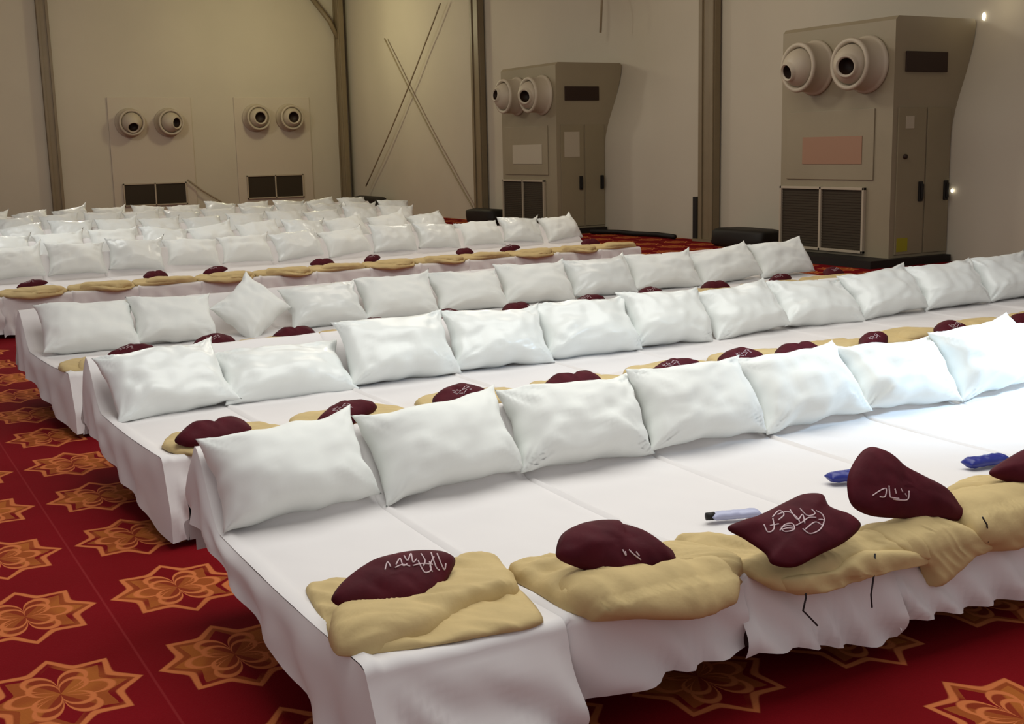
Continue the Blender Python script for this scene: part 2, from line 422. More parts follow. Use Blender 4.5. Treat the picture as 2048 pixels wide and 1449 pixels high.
def lump(name, c, s, seed, mt, label, cat):
    V, F = [], []; nu, nv = 28, 14
    for j in range(nv + 1):
        v = -pi / 2 + pi * j / nv
        for i in range(nu):
            u = 2 * pi * i / nu
            sg = lambda q, e: math.copysign(abs(q) ** e, q)
            x = sg(cos(v), .35) * sg(cos(u), .35); y = sg(cos(v), .35) * sg(sin(u), .35); z = sg(sin(v), .35)
            k = 1 + .10 * fn(x * 1.3 + seed, y * 1.3, z * 1.3)
            V.append((c[0] + s[0] * x * k, c[1] + s[1] * y * k, c[2] + s[2] + s[2] * z * (1 if z < 0 else k)))
    for j in range(nv):
        for i in range(nu): F.append((j * nu + i, j * nu + (i + 1) % nu, (j + 1) * nu + (i + 1) % nu, (j + 1) * nu + i))
    return tag(mesh_obj(name, V, F, mt), label, cat)
lump('equipment_bag', (12.72, 23.45, 0), (.25, .62, .17), 1, M['black'], 'black bag on the floor at the foot of the middle tent column', 'bag')
lump('equipment_bag', (12.75, 14.85, 0), (.28, .62, .15), 7, M['black'], 'black bag on the floor left of the nearest cooling cabinet', 'bag')
lump('equipment_bag', (12.8, 30.3, 0), (.2, 1.0, .22), 12, M['black'], 'low black bag on the floor right of the corner column', 'bag')
tag(tubes('floor_hose', [[(12.6, 19.1, .05), (12.9, 18.6, .05), (12.85, 18.1, .05), (13.0, 17.5, .05), (12.9, 16.9, .05)]], .045, M['black']),
    'black hose on the floor between the farther cabinet and the next column', 'hose')
for p, r, lab in (((13.62, 11.15, 3.22), .045, 'bright gap of light at the top corner of the nearest cooling cabinet'), ((13.17, 11.18, .95), .022, 'tiny bright gap of light beside the cabinet door handle')):  # glowing beads standing in for daylight that leaks past the cabinet
    V, F = [], []
    for j in range(9):
        for i in range(12):
            v = -pi / 2 + pi * j / 8; u = 2 * pi * i / 12
            V.append((p[0] + r * cos(v) * cos(u), p[1] + r * .5 * cos(v) * sin(u), p[2] + r * 1.2 * sin(v)))
    for j in range(8):
        for i in range(12): F.append((j * 12 + i, j * 12 + (i + 1) % 12, (j + 1) * 12 + (i + 1) % 12, (j + 1) * 12 + i))
    tag(mesh_obj('light_gap', V, F, M['gap_daylight']), lab, 'light')
l = bpy.data.lights.new('gap_glow', 'POINT'); l.energy = 1.5; l.color = (1, .88, .6); l.shadow_soft_size = .05  # point light added for the spill of daylight around the gap
go = bpy.data.objects.new('gap_glow', l); go.location = (13.2, 10.8, 3.35); COL.objects.link(go)

# ------------------------------------------------------------------ beds
ZB = 0.385
HEAD = [1.22]      # where the headrest starts to rise
def profile(s):
    """bed cross-section: s = distance from the foot edge along the sheet; returns y (from the foot), z"""
    r = .035
    if s < -r: return 0.0, ZB + s
    if s < r:
        t = (s + r) / (2 * r); a = t * pi / 2; return r - r * cos(a), ZB - r + r * sin(a)
    L1 = HEAD[0]
    if s < L1: return s, ZB - .012 * sin(pi * (s - r) / (L1 - r))
    t = (s - L1)
    H = .50; t = min(t, H + .5)
    if t < H:   # curved rise of the headrest
        k = t / H
        return L1 + .27 * k ** 0.9, ZB + .26 * smooth(0, 1, k)
    k = (t - H) / .5
    return L1 + .27 + .07 * min(1, k * 3), ZB + .26 - .42 * k + .02 * sin(min(1, k * 3) * pi)
def sheet_mesh(w, seed, hem0, hem1, pleat, flare=0.0, corner=False):
    """w wide sheet from x=0; hem0/hem1 = heights of the front hem at its two ends"""
    V, F = [], []
    ss = [-1 + k / 14 for k in range(14)] + [-.03 + .01 * k for k in range(8)] + [.06 + 1.15 * k / 26 for k in range(27)] + [1.24 + .46 * k / 12 for k in range(12)] + [1.72 + .5 * k / 9 for k in range(10)]
    na = 26
    for i in range(na + 1):
        u = i / na; x = w * u
        hem = hem0 + (hem1 - hem0) * smooth(0, 1, u) + .012 * fn(u * 5 + seed, 2)
        for s in ss:
            s2 = s
            if s < -.035: s2 = -.035 + (s + .035) / (1 - .035) * (ZB - hem - .035) if s > -1 else -(ZB - hem)
            y, z = profile(s2)
            dz = 0
            if s2 < -.03:
                f = min(1, (-.03 - s2) / .2); 
                fold = sin((x * pleat * .45 + .6 * fn(x * 3 + seed, s2 * 2) + (s2 * 2.6)) * 2 * pi / .6)
                y -= f * (.022 * fold + .06 * abs(fn(x * 4 + seed + s2 * 5, s2 * 2 + x * 1.5, 5))) + f * .022 + flare * f
                if corner: y = y * smooth(0, .16, u) - (.05 + flare) * f * (1 - smooth(0, .16, u))
            elif s2 < 1.25:
                ed = min(1, u * 8, (1 - u) * 8); z += ed * (.006 * fn(x * 5 + seed, y * 4) + .004 * fn(x * 13 + y * 9 + seed, y * 6, 4))
                z += .013 * exp(-((u - .035) / .03) ** 2) * (.8 + .6 * fn(y * 4, seed))
            else:
                z += .012 * fn(x * 3 + seed, s2 * 2, 8) * min(1, u * 6, (1 - u) * 6)
                y += .010 * fn(x * 7 + seed, s2 * 3, 2) * min(1, u * 6, (1 - u) * 6)
            if i == 0 and not corner: z -= .022
            if i == 0 and s2 < 0 and not corner: y += .012
            V.append((x - (.006 if i == 0 else 0), y, z))
    ns = len(ss)
    for i in range(na):
        for j in range(ns - 1):
            a = i * ns + j; F.append((a, a + ns, a + ns + 1, a + 1))
    return V, F
def side_drape(w, seed, sgn, hemf, hemh, flare=0.0):
    V, F = [], []; ss = [-.03 + 2.2 * k / 60 for k in range(61)]; nd = 12
    for s in ss:
        y, z = profile(s); k = min(1, max(0, y / 1.5)); hem = hemf + (hemh - hemf) * k + .015 * fn(s * 5, seed)
        for j in range(nd + 1):
            t = j / nd; zz = z + (hem - z) * t if z > hem else z
            o = .02 * sin(min(1, t * 3) * pi / 2) + t * (.02 * fn(s * 6 + seed, t * 2) + .012 * sin(s * 17 + t * 3))
            o *= smooth(-.03, .12, s)
            f = min(1, max(0, (ZB - .03 - zz)) / .2)
            V.append((-.006 - o if sgn < 0 else w + o, y - ((.05 + flare) * f + .004) * (1 - smooth(-.03, .12, s)), zz))
    for i in range(len(ss) - 1):
        for j in range(nd):
            a = i * (nd + 1) + j; F.append((a, a + 1, a + nd + 2, a + nd + 1))
    return V, F
def make_bed(x0, x1, yf, seed, hem=(.12, .12), pleat=8, flare=0, left=None, right=None, slope=0):
    w = x1 - x0
    t = empty('floor_bed', (x0, yf, 0), math.atan(slope))
    V, F = sheet_mesh(w + .010, seed, hem[0], hem[1], pleat, flare, bool(left))
    sh = mesh_obj('sheet', V, F, M['sheet'], t)
    bm = bmesh.new(); add_box(bm, (.36 if left else .0, .28, 0), (w - (.03 if right else .0), 1.5, .24), .01)
    from_bm('bed_base', bm, M['wood'], t)
    bm = bmesh.new(); add_box(bm, (.025 if left else .003, .045, .24), (w - (.025 if right else .003), 1.46, ZB - .03), .02)
    from_bm('mattress', bm, M['sheet'], t)
    if left: V, F = side_drape(w, seed, -1, *left, flare); mesh_obj('side_drape', V, F, M['sheet'], sh)
    if right: V, F = side_drape(w, seed, 1, *right); mesh_obj('side_drape', V, F, M['sheet'], sh)
    return t
ROWN = ['front row', 'second row', 'third row', 'fourth row', 'fifth row', 'sixth row', 'seventh row', 'eighth row']
rows = [
    dict(xs=[1.05, 1.62, 2.24, 2.84, 3.45, 4.05, 4.66, 5.27, 5.90], y=2.61, s=0.0, yb=3.86, zb=.03, L1=1.24),
    dict(xs=[1.14, 1.70, 2.40, 3.04, 3.71, 4.33, 4.95, 5.64, 6.32, 7.02, 7.72, 8.40, 9.05], y=5.02, s=0.035, yb=5.93, zb=.01, L1=1.06),
    dict(xs=[1.17, 1.74, 2.30, 2.86, 3.46, 4.10, 4.73, 5.40, 6.08, 6.83, 7.60, 8.30], y=7.38, s=0.075, yb=8.12, zb=.01, L1=.98),
]
HEM1 = [(.0, .06), (.14, .17), (.16, .07), (.13, .10), (.10, .10), (.1, .1), (.1, .1), (.1, .1)]
FL1 = [.05, 0, .03, .05, 0, 0, 0, 0]
bedtop = {}
for ri, rw in enumerate(rows):
    n = len(rw['xs']) - 1; HEAD[0] = rw['L1']
    for k in range(n):
        x0, x1 = rw['xs'][k], rw['xs'][k + 1]
        yf = rw['y'] + rw['s'] * (x0 - 1.05)
        hem = HEM1[k] if ri == 0 else ((.03, .08) if k == 0 else (.12, .1))
        b = make_bed(x0, x1, yf, ri * 31 + k * 3.7, hem, 8 if k else 6, FL1[k] if ri == 0 else (.02 if k == 0 else 0), left=((.05, .36) if ri == 0 else (.03, .30)) if k == 0 else None,
                     right=(.05, .15) if k == n - 1 and ri == 2 else None, slope=rw['s'])
        tag(b, 'white sheeted floor bed, %s from the left end of the %s' % (ORD[k], ROWN[ri]), 'bed', 'white floor beds in the ' + ROWN[ri])

# far rows: copies of one bed
FAR = [dict(n=13, x=0.72, y=11.95, s=0.05, pitch=.628), dict(n=11, x=0.9, y=14.25, s=0.04, pitch=.645), dict(n=12, x=0.8, y=16.75, s=0.03, pitch=.65),
       dict(n=13, x=1.0, y=19.1, s=0.02, pitch=.66), dict(n=12, x=1.5, y=21.4, s=0.0, pitch=.68)]
pw = .645
proto_bed = None
HEAD[0] = 1.22
for fi, fr in enumerate(FAR):
    for k in range(fr['n']):
        x = fr['x'] + k * fr['pitch']; y = fr['y'] + fr['s'] * (x - 1)
        if proto_bed is None:
            b = proto_bed = make_bed(0, pw, 0, 77, (.03, .04), 7)
        else: b = copy_tree(proto_bed)
        b.location = (x, y, 0); b.rotation_euler = (0, 0, math.atan(fr['s'])); b.scale = (fr['pitch'] / pw, 1, 1)
        tag(b, 'white sheeted floor bed, %s from the right end of the %s' % (ORD[fr['n'] - 1 - k], ROWN[3 + fi]), 'bed', 'white floor beds in the ' + ROWN[3 + fi])

# ------------------------------------------------------------------ pillows
def pillow_mesh(w, h, T, seed, pinch=.09, wr=1.0, nu=38, nv=26, peak=0.0):
    V = []; F = []
    rnd = random.Random(seed); ears = [rnd.uniform(.0, .05) for _ in range(4)]
    def P(u, v, side):
        ex = ears[(1 if u > 0 else 0) + (2 if v > 0 else 0)]
        X = w / 2 * u * (1 - pinch * (1 - v * v) * abs(u) ** 3) * (1 + ex * abs(u * v) ** 4)
        Y = h / 2 * v * (1 - pinch * 1.1 * (1 - u * u) * abs(v) ** 3) * (1 + ex * abs(u * v) ** 4)
        if u > 0 and v > 0: pk = peak * (u * v) ** 5; Y += pk; X += pk * .3
        th = max(0, (1 - abs(u) ** 2.6)) ** .55 * max(0, (1 - abs(v) ** 2.6)) ** .55
        Z = side * T / 2 * th * (1 - .18 * v)
        cu, cv = abs(u), abs(v)
        ang = math.atan2(1 - cv + .05, 1 - cu + .05)
        cr = exp(-((1 - cu) ** 2 + (1 - cv) ** 2) / .35)
        crease = fn(ang * 5 + (3 if u > 0 else 0) + (7 if v > 0 else 0) + seed, 1.5 * (cu + cv), side * 2) * cr
        Z += side * wr * th ** .5 * (.045 * crease + .016 * fn(u * 2.2 + seed, v * 2.2, side) + .010 * fn(u * 5 + seed, v * 4, 5 + side))
        Z += .025 * fn(u * 1.2 + seed * 2, v * 1.2, 9) * 1.0
        X += .012 * fn(v * 2.5 + seed, u, 3); Y += .014 * fn(u * 2.5 + seed, v, 4)
        return (X, Y, Z)
    def g(i, n):  # denser to the rim
        t = -1 + 2 * i / n; return sin(t * pi / 2) * .55 + t * .45
    idx = {}
    for side in (1, -1):
        for i in range(nu + 1):
            for j in range(nv + 1):
                edge = i in (0, nu) or j in (0, nv)
                if side == -1 and edge: idx[(side, i, j)] = idx[(1, i, j)]; continue
                idx[(side, i, j)] = len(V); V.append(P(g(i, nu), g(j, nv), side))
    for side in (1, -1):
        for i in range(nu):
            for j in range(nv):
                q = (idx[(side, i, j)], idx[(side, i + 1, j)], idx[(side, i + 1, j + 1)], idx[(side, i, j + 1)])
                F.append(q if side == 1 else q[::-1])
    return V, F
def place_pillow(o, x, y, z, lean, roll=0.0, yaw=0.0, h=.42, T=.2):
    """bottom edge near (y,z); lean = angle back from upright"""
    # local X width, Y up, Z out of the face (towards -y world)
    m1 = Matrix.Rotation(yaw, 4, 'Z') @ Matrix.Rotation(pi / 2 - lean, 4, 'X') @ Matrix.Rotation(roll, 4, 'Z')
    up = Vector((0, sin(lean), cos(lean)))
    c = Vector((x, y, z)) + up * (h / 2)
    o.matrix_world = Matrix.Translation(c) @ m1
def make_pillow(w, h, T, seed, mt, **k):
    V, F = pillow_mesh(w, h, T, seed, **k)
    return mesh_obj('pillow', V, F, mt)
# per pillow overrides: (dw, h, T, lean, roll, yaw, dz)
OV = {
    (0, 0): dict(w=.58, h=.345, T=.27, lean=.62, wr=.6), (0, 1): dict(w=.60, h=.35, T=.26, lean=.6, wr=.7), (0, 2): dict(w=.63, h=.36, T=.26, lean=.62, wr=1.3),
    (0, 3): dict(w=.63, h=.365), (0, 4): dict(w=.63, h=.37, roll=.03),
    (1, 0): dict(w=.62, h=.42, T=.22, lean=.85, roll=.10, dy=-.04), (1, 1): dict(w=.74, h=.38, T=.22, lean=1.0, roll=-.03, dy=-.02), (1, 2): dict(w=.68, h=.40, lean=.62),
    (1, 3): dict(w=.66, roll=-.06), (1, 4): dict(w=.70), (1, 6): dict(w=.68, roll=.08), (1, 7): dict(w=.72, roll=-.08, lean=.8),
    (2, 2): dict(w=.44, h=.40, roll=.66, lean=.62, dy=-.02), (2, 0): dict(w=.64, h=.40, lean=.75), (2, 9): dict(roll=.1), (2, 4): dict(peak=.06), (2, 6): dict(peak=.05), (2, 7): dict(peak=.07), (2, 8): dict(peak=.06, roll=-.05),
}
for ri, rw in enumerate(rows):
    n = len(rw['xs']) - 1
    rnd = random.Random(5 + ri)
    for k in range(n):
        x0, x1 = rw['xs'][k], rw['xs'][k + 1]; xc = (x0 + x1) / 2
        d = dict(w=(x1 - x0) * 1.02, h=(.36 if ri != 1 else .38) + rnd.uniform(-.015, .015), T=.25 + rnd.uniform(-.02, .02), lean=.62 + rnd.uniform(-.07, .07), roll=rnd.uniform(-.07, .07), dy=0, wr=1.0)
        d.update(OV.get((ri, k), {}))
        mt = M['plastic'] if ri == 1 or (ri == 2 and k % 4 == 3) else M['pillow']
        o = make_pillow(d['w'], d['h'], d['T'], ri * 17.3 + k * 2.9, mt, wr=d['wr'] * (1.2 if ri == 1 else 1.0), peak=d.get('peak', 0.015))
        yb = rw['yb'] + rw['s'] * (xc - 1.05) + d['dy']
        place_pillow(o, xc, yb, ZB + rw['zb'], d['lean'], d['roll'], rw['s'] + rnd.uniform(-.04, .04), d['h'])
        if (ri, k) == (2, 2): lab = 'white pillow standing on its corner, third from the left end of the third row'
        elif (ri, k) == (1, 1): lab = 'slumped shiny white pillow with arched top, second from the left end of the second row'
        else: lab = '%s white pillow, %s from the left end of the %s' % ('plump' if ri != 1 else 'shiny', ORD[k], ROWN[ri])
        tag(o, lab, 'pillow', 'white pillows propped up in the ' + ROWN[ri])
protos = []
for fi, fr in enumerate(FAR):
    rnd = random.Random(50 + fi)
    for k in range(fr['n']):
        xc = fr['x'] + (k + .5) * fr['pitch']; y = fr['y'] + 1.30 + fr['s'] * (xc - 1)
        if len(protos) < 8:
            o = make_pillow(.615, .38, .27, 200 + len(protos) * 3.3, M['pillow'] if len(protos) % 3 else M['plastic'], nu=26, nv=18, wr=1.4, pinch=.11, peak=.07 * (len(protos) % 2)); protos.append(o)
        else: o = protos[rnd.randrange(8)].copy(); COL.objects.link(o)
        place_pillow(o, xc, y, ZB + .035, .6 + rnd.uniform(-.12, .12), rnd.uniform(-.16, .16), fr['s'] + rnd.uniform(-.1, .1), .38)
        tag(o, 'small white pillow, %s from the right end of the %s' % (ORD[fr['n'] - 1 - k], ROWN[3 + fi]), 'pillow', 'white pillows propped up in the ' + ROWN[3 + fi])

# ------------------------------------------------------------------ folded khaki blankets and maroon pouches
FOOT1 = 2.61
def bed_xy(px, py, foot=FOOT1, lift=.02):
    p = on_z(px, py, ZB + lift)
    if p.y >= foot + .0: return (p.x, p.y - foot)
    q = on_y(px, py, foot - .04); return (q.x, q.z - ZB - lift)
def blob(outline, h, seed, foot=0.0, base=.006, wr=.012, dirn=(6, 2), roll_edge=.22, ridge=None, nseg=9, K=26, ground=None, tight=.45):
    """a soft pad lying on the bed: outline in (x, s) bed coordinates, height h; drapes over the foot edge"""
    pts = catmull(outline, nseg)
    lin = [(outline[i][0] + (outline[(i + 1) % len(outline)][0] - outline[i][0]) * j / nseg, outline[i][1] + (outline[(i + 1) % len(outline)][1] - outline[i][1]) * j / nseg) for i in range(len(outline)) for j in range(nseg)]
    pts = [(a[0] * (1 - tight) + b[0] * tight, a[1] * (1 - tight) + b[1] * tight) for a, b in zip(pts, lin)]; N = len(pts)
    cx = sum(p[0] for p in pts) / N; cs = sum(p[1] for p in pts) / N
    V, F = [], []
    def surf(x, s, hh):
        y, z = profile(s)
        if s < -.035: nrm = (-1, 0)
        elif s < .035: a = (s + .035) / .07 * pi / 2; nrm = (-cos(a), sin(a))
        else: nrm = (0, 1)
        return (x, foot + y + nrm[0] * (hh + .035 * (1 if s < 0 else 0)), z + nrm[1] * hh)
    for k in range(K + 1):
        r = 1 - k / K
        for i, (x, s) in enumerate(pts):
            X = cx + (x - cx) * r; S = cs + (s - cs) * r
            e = max(0, 1 - r ** (2 / roll_edge)) ** .5
            hh = base + h * e * (1 + .35 * fn(X * 4 + seed, S * 4))
            dl = sqrt(dirn[0] ** 2 + dirn[1] ** 2); a_ = (X * dirn[0] + S * dirn[1]) / dl; b_ = (S * dirn[0] - X * dirn[1]) / dl
            wx = fn(X * 3 + seed, S * 3, 2) * .12
            w_ = .35 - abs(fn((a_ + wx) * 9 + seed, b_ * 2.6, seed)) * 1.6
            w_ += .5 * (.3 - abs(fn((a_ - wx) * 21 + seed, b_ * 5, seed + 4)) * 1.5)
            hh += wr * 1.5 * w_ * min(1, 3 * e)
            if ridge: hh += ridge(X, S) * e
            V.append(surf(X, S, max(.003, hh)))
    V.append(surf(cx, cs, base + h + (ridge(cx, cs) if ridge else 0)))
    for k in range(K):
        for i in range(N):
            j = (i + 1) % N
            F.append((k * N + i, k * N + j, (k + 1) * N + j, (k + 1) * N + i))
    c = len(V) - 1 - N
    # under side
    o2 = len(V); 
    for i, (x, s) in enumerate(pts): V.append(surf(x * .985 + cx * .015, s * .985 + cs * .015, .001))
    for i in range(N):
        j = (i + 1) % N; F.append((o2 + i, o2 + j, j, i))
    F.append(tuple(range(o2, o2 + N))[::-1])
    return V, F
def px_outline(pts, foot=FOOT1, lift=.02): return [bed_xy(x, y, foot, lift) for x, y in pts]

def lens(outline, T, frame, seed, wr=.014, K=14, back=.35, bulge=2.2, nseg=6):
    """closed cushion over a free outline given in the plane of frame=(origin,U,V,N)"""
    O, U, Vv, Nn = frame
    pts = catmull(outline, nseg); N = len(pts)
    cx = sum(p[0] for p in pts) / N; cy = sum(p[1] for p in pts) / N
    V, F = [], []
    def pos(a, b, h): return O + U * a + Vv * b + Nn * h
    for side in (1, -1):
        for k in range(K):
            r = 1 - k / K
            if side == -1 and k == 0: continue
            for (a, b) in pts:
                A = cx + (a - cx) * r; B = cy + (b - cy) * r
                e = max(0, 1 - r ** bulge) ** .6
                h = (T if side == 1 else -T * back) * e
                h += wr * 2 * (abs(fn(A * 11 + seed, B * 7, seed)) - .2) * e * side
                h += wr * fn(A * 25 + B * 12 + seed, B * 16, side) * e * .6
                V.append(pos(A, B, h))
        V.append(pos(cx, cy, T if side == 1 else -T * back))
    top0 = 0
    for k in range(K - 1):
        for i in range(N):
            j = (i + 1) % N; F.append((k * N + i, k * N + j, (k + 1) * N + j, (k + 1) * N + i))
    ct = K * N
    for i in range(N): F.append(((K - 1) * N + i, (K - 1) * N + (i + 1) % N, ct))
    b0 = ct + 1
    for i in range(N):
        j = (i + 1) % N; F.append((j, i, b0 + i, b0 + j))
    for k in range(K - 2):
        for i in range(N):
            j = (i + 1) % N; F.append((b0 + k * N + j, b0 + k * N + i, b0 + (k + 1) * N + i, b0 + (k + 1) * N + j))
    cb = b0 + (K - 1) * N
    for i in range(N): F.append((b0 + (K - 2) * N + (i + 1) % N, b0 + (K - 2) * N + i, cb))
    return V, F
def plane_frame(px, py, z, lean, y_off=0.0):
    """plane through the bed point seen at (px,py), leaning back by lean from the horizontal"""
    O = on_z(px, py, z)
    U = Vector((1, 0, 0)); Vv = Vector((0, cos(lean), sin(lean))); Nn = U.cross(Vv)
    return (O, U, Vv, Nn)
def px_plane(px, py, fr):
    O, U, Vv, Nn = fr; d = ray(px, py); t = (O - EYE).dot(Nn) / d.dot(Nn); p = EYE + d * t - O
    return (p.dot(U), p.dot(Vv))
def strokes_on(V, F, lines, r, mt, parent):
    bvh = BVHTree.FromPolygons([Vector(v) for v in V], F)
    out = []
    for ln in lines:
        pts = []
        ext = [ln[0]] + list(ln) + [ln[-1]]
        for q in range(1, len(ext) - 2):
            p0, p1, p2, p3 = [Vector((*ext[q + z], 0)) for z in (-1, 0, 1, 2)]
            for k in range(6):
                t = k / 6
                c = 0.5 * ((2 * p1) + (p2 - p0) * t + (2 * p0 - 5 * p1 + 4 * p2 - p3) * t * t + (3 * p1 - p0 - 3 * p2 + p3) * t ** 3); x, y = c.x, c.y
                h = bvh.ray_cast(EYE, ray(x, y).normalized())
                if h[0] is not None: pts.append(h[0] - ray(x, y).normalized() * .0012)
        if len(pts) > 2: out.append(pts)
    if out: tubes('embroidered_lettering', out, r, mt, parent, 5)

def khaki(parts, label, cords=()):
    t = empty('folded_blanket', (0, FOOT1, ZB))
    tag(t, label, 'blanket', 'khaki blankets on the foot of the front row beds')
    for nm, ol, h, seed, kw in parts:
        V, F = blob(px_outline(ol), h, seed, FOOT1, **kw)
        V = [(a, b - FOOT1, c - ZB) for a, b, c in V]
        mesh_obj(nm, V, F, M['khaki'], t)
    for c in cords:
        pts = []
        for x, y in c:
            p = on_y(x, y, FOOT1 - .10); pts.append((p.x, p.y - FOOT1, p.z - ZB))
        tubes('cord', [pts], .003, M['cord'], t, 5)
    return t
khaki([('blanket_fold', [(612, 1158), (700, 1140), (820, 1130), (960, 1128), (1040, 1165), (1110, 1235), (1000, 1262), (830, 1286), (700, 1300), (665, 1288), (650, 1235), (625, 1195)], .022, 3, dict(wr=.010, dirn=(8, 5))),
       ('blanket_flap', [(930, 1122), (1000, 1124), (1040, 1168), (1020, 1190), (940, 1218), (850, 1268), (740, 1298), (672, 1298), (655, 1262), (668, 1232), (760, 1232), (830, 1222), (875, 1190), (898, 1155)], .066, 8, dict(wr=.014, dirn=(5, 9)))],
      'khaki blanket folded like an envelope, leftmost on the foot of the front row')
khaki([('blanket_fold', [(1012, 1135), (1080, 1120), (1180, 1115), (1320, 1095), (1440, 1100), (1490, 1130), (1478, 1165), (1400, 1205), (1290, 1222), (1190, 1230), (1130, 1212), (1075, 1175)], .050, 13, dict(wr=.020, dirn=(4, 10))),
       ('blanket_roll', [(1110, 1180), (1180, 1185), (1290, 1190), (1380, 1165), (1440, 1140), (1480, 1150), (1455, 1185), (1380, 1210), (1280, 1224), (1190, 1230), (1130, 1212)], .085, 17, dict(wr=.012, dirn=(3, 3)))],
      'puffy khaki blanket, second from the left on the foot of the front row')
khaki([('blanket_fold', [(1345, 1072), (1420, 1066), (1500, 1098), (1640, 1092), (1720, 1070), (1840, 1065), (1862, 1100), (1800, 1118), (1700, 1140), (1640, 1168), (1545, 1168), (1470, 1135), (1390, 1108)], .040, 23, dict(wr=.022, dirn=(9, 7))),
       ('blanket_flap', [(1540, 1150), (1640, 1128), (1720, 1098), (1830, 1086), (1850, 1106), (1760, 1122), (1640, 1162), (1570, 1172)], .060, 29, dict(wr=.014, dirn=(4, 6)))],
      'crumpled khaki blanket under the diamond shaped pouch on the front row', cords=([(1608, 1160), (1612, 1195), (1606, 1222), (1622, 1238), (1635, 1252)], [(1750, 1108), (1748, 1150), (1742, 1190), (1744, 1216)]))
khaki([('blanket_fold', [(1712, 1062), (1800, 1048), (1900, 1040), (1960, 1052), (1990, 1040), (1975, 1080), (1930, 1100), (1870, 1150), (1848, 1158), (1838, 1118), (1780, 1085)], .050, 33, dict(wr=.010, dirn=(5, 9)))],
      'khaki blanket under the tall peaked pouch on the front row', cords=([(1965, 1035), (1974, 1050), (1976, 1085)],))
khaki([('blanket_fold', [(1880, 1000), (1930, 968), (2060, 960), (2160, 940), (2230, 960), (2200, 1030), (2100, 1060), (2010, 1085), (1950, 1092), (1925, 1060), (1905, 1030)], .065, 43, dict(wr=.022, dirn=(3, 8)))],
      'khaki blanket at the right edge, rightmost on the foot of the front row')

pouches = [
    # outline, anchor px, lean, thickness, lettering, label
    ([(666, 1190), (690, 1160), (740, 1125), (810, 1106), (880, 1104), (910, 1118), (900, 1150), (870, 1195), (830, 1215), (760, 1220), (690, 1216), (665, 1205)], (790, 1205), .60, .045,
     [[(770, 1140), (775, 1125), (782, 1136)], [(792, 1130), (800, 1118), (806, 1132), (815, 1128)], [(808, 1112), (815, 1122), (822, 1108), (826, 1125), (834, 1118)], [(836, 1122), (845, 1140), (852, 1146), (862, 1140), (858, 1122)], [(862, 1106), (872, 1135), (880, 1142)], [(874, 1108), (888, 1140), (892, 1126)], [(826, 1132), (845, 1128), (868, 1130)], [(842, 1108), (850, 1122), (846, 1134)], [(790, 1136), (806, 1130), (822, 1134)], [(868, 1114), (860, 1132), (866, 1146)]],
     'maroon pouch with white lettering lying in the leftmost khaki blanket of the front row'),
    ([(1112, 1100), (1125, 1068), (1165, 1048), (1225, 1044), (1240, 1052), (1285, 1066), (1330, 1095), (1350, 1112), (1352, 1135), (1320, 1158), (1280, 1165), (1220, 1158), (1160, 1138), (1118, 1120)], (1230, 1155), .70, .065,
     [[(1245, 1100), (1252, 1112), (1250, 1102)], [(1258, 1100), (1266, 1108), (1284, 1122)], [(1272, 1104), (1280, 1114)]],
     'round bunched maroon pouch on the puffy khaki blanket of the front row'),
    ([(1455, 1055), (1520, 1030), (1580, 1000), (1610, 988), (1645, 990), (1660, 1015), (1700, 1030), (1722, 1052), (1690, 1085), (1640, 1110), (1590, 1135), (1545, 1130), (1530, 1108), (1490, 1080)], (1590, 1120), .62, .035,
     [[(1528, 1050), (1536, 1065), (1548, 1058), (1545, 1035)], [(1545, 1035), (1558, 1022), (1568, 1030), (1555, 1042)], [(1560, 1062), (1570, 1050), (1585, 1048), (1588, 1060), (1570, 1064), (1562, 1058)], [(1580, 1020), (1595, 1040), (1605, 1030), (1610, 1050)], [(1600, 1018), (1615, 1032), (1630, 1028), (1622, 1018)], [(1605, 1058), (1620, 1068), (1640, 1060), (1648, 1042), (1636, 1040)], [(1610, 1060), (1630, 1045), (1645, 1052)], [(1540, 1052), (1560, 1048)], [(1632, 1022), (1645, 1030), (1650, 1044)], [(1562, 1056), (1575, 1052), (1588, 1054)], [(1563, 1060), (1576, 1057), (1588, 1058)], [(1555, 1030), (1575, 1024), (1592, 1034), (1600, 1046)], [(1592, 1052), (1606, 1044), (1618, 1036), (1634, 1036)]],
     'diamond shaped maroon pouch with dense white lettering on the front row'),
    ([(1694, 975), (1700, 940), (1722, 905), (1745, 894), (1775, 905), (1805, 932), (1850, 955), (1895, 980), (1920, 1012), (1932, 1040), (1880, 1042), (1800, 1038), (1740, 1032), (1704, 1012)], (1810, 1032), 1.05, .045,
     [[(1745, 992), (1760, 982), (1772, 978), (1770, 994), (1758, 994)], [(1778, 972), (1780, 992), (1784, 996), (1800, 998)], [(1790, 978), (1793, 990)], [(1786, 999), (1800, 1001), (1816, 999), (1818, 980)], [(1802, 978), (1806, 986)], [(1810, 988), (1814, 994)]],
     'tall peaked maroon pouch with white lettering at the right of the front row'),
    ([(1978, 945), (2010, 920), (2060, 895), (2120, 890), (2180, 915), (2190, 950), (2120, 975), (2050, 972), (2000, 960)], (2080, 968), .8, .06, [], 'maroon pouch cut off by the right edge on the front row'),
]
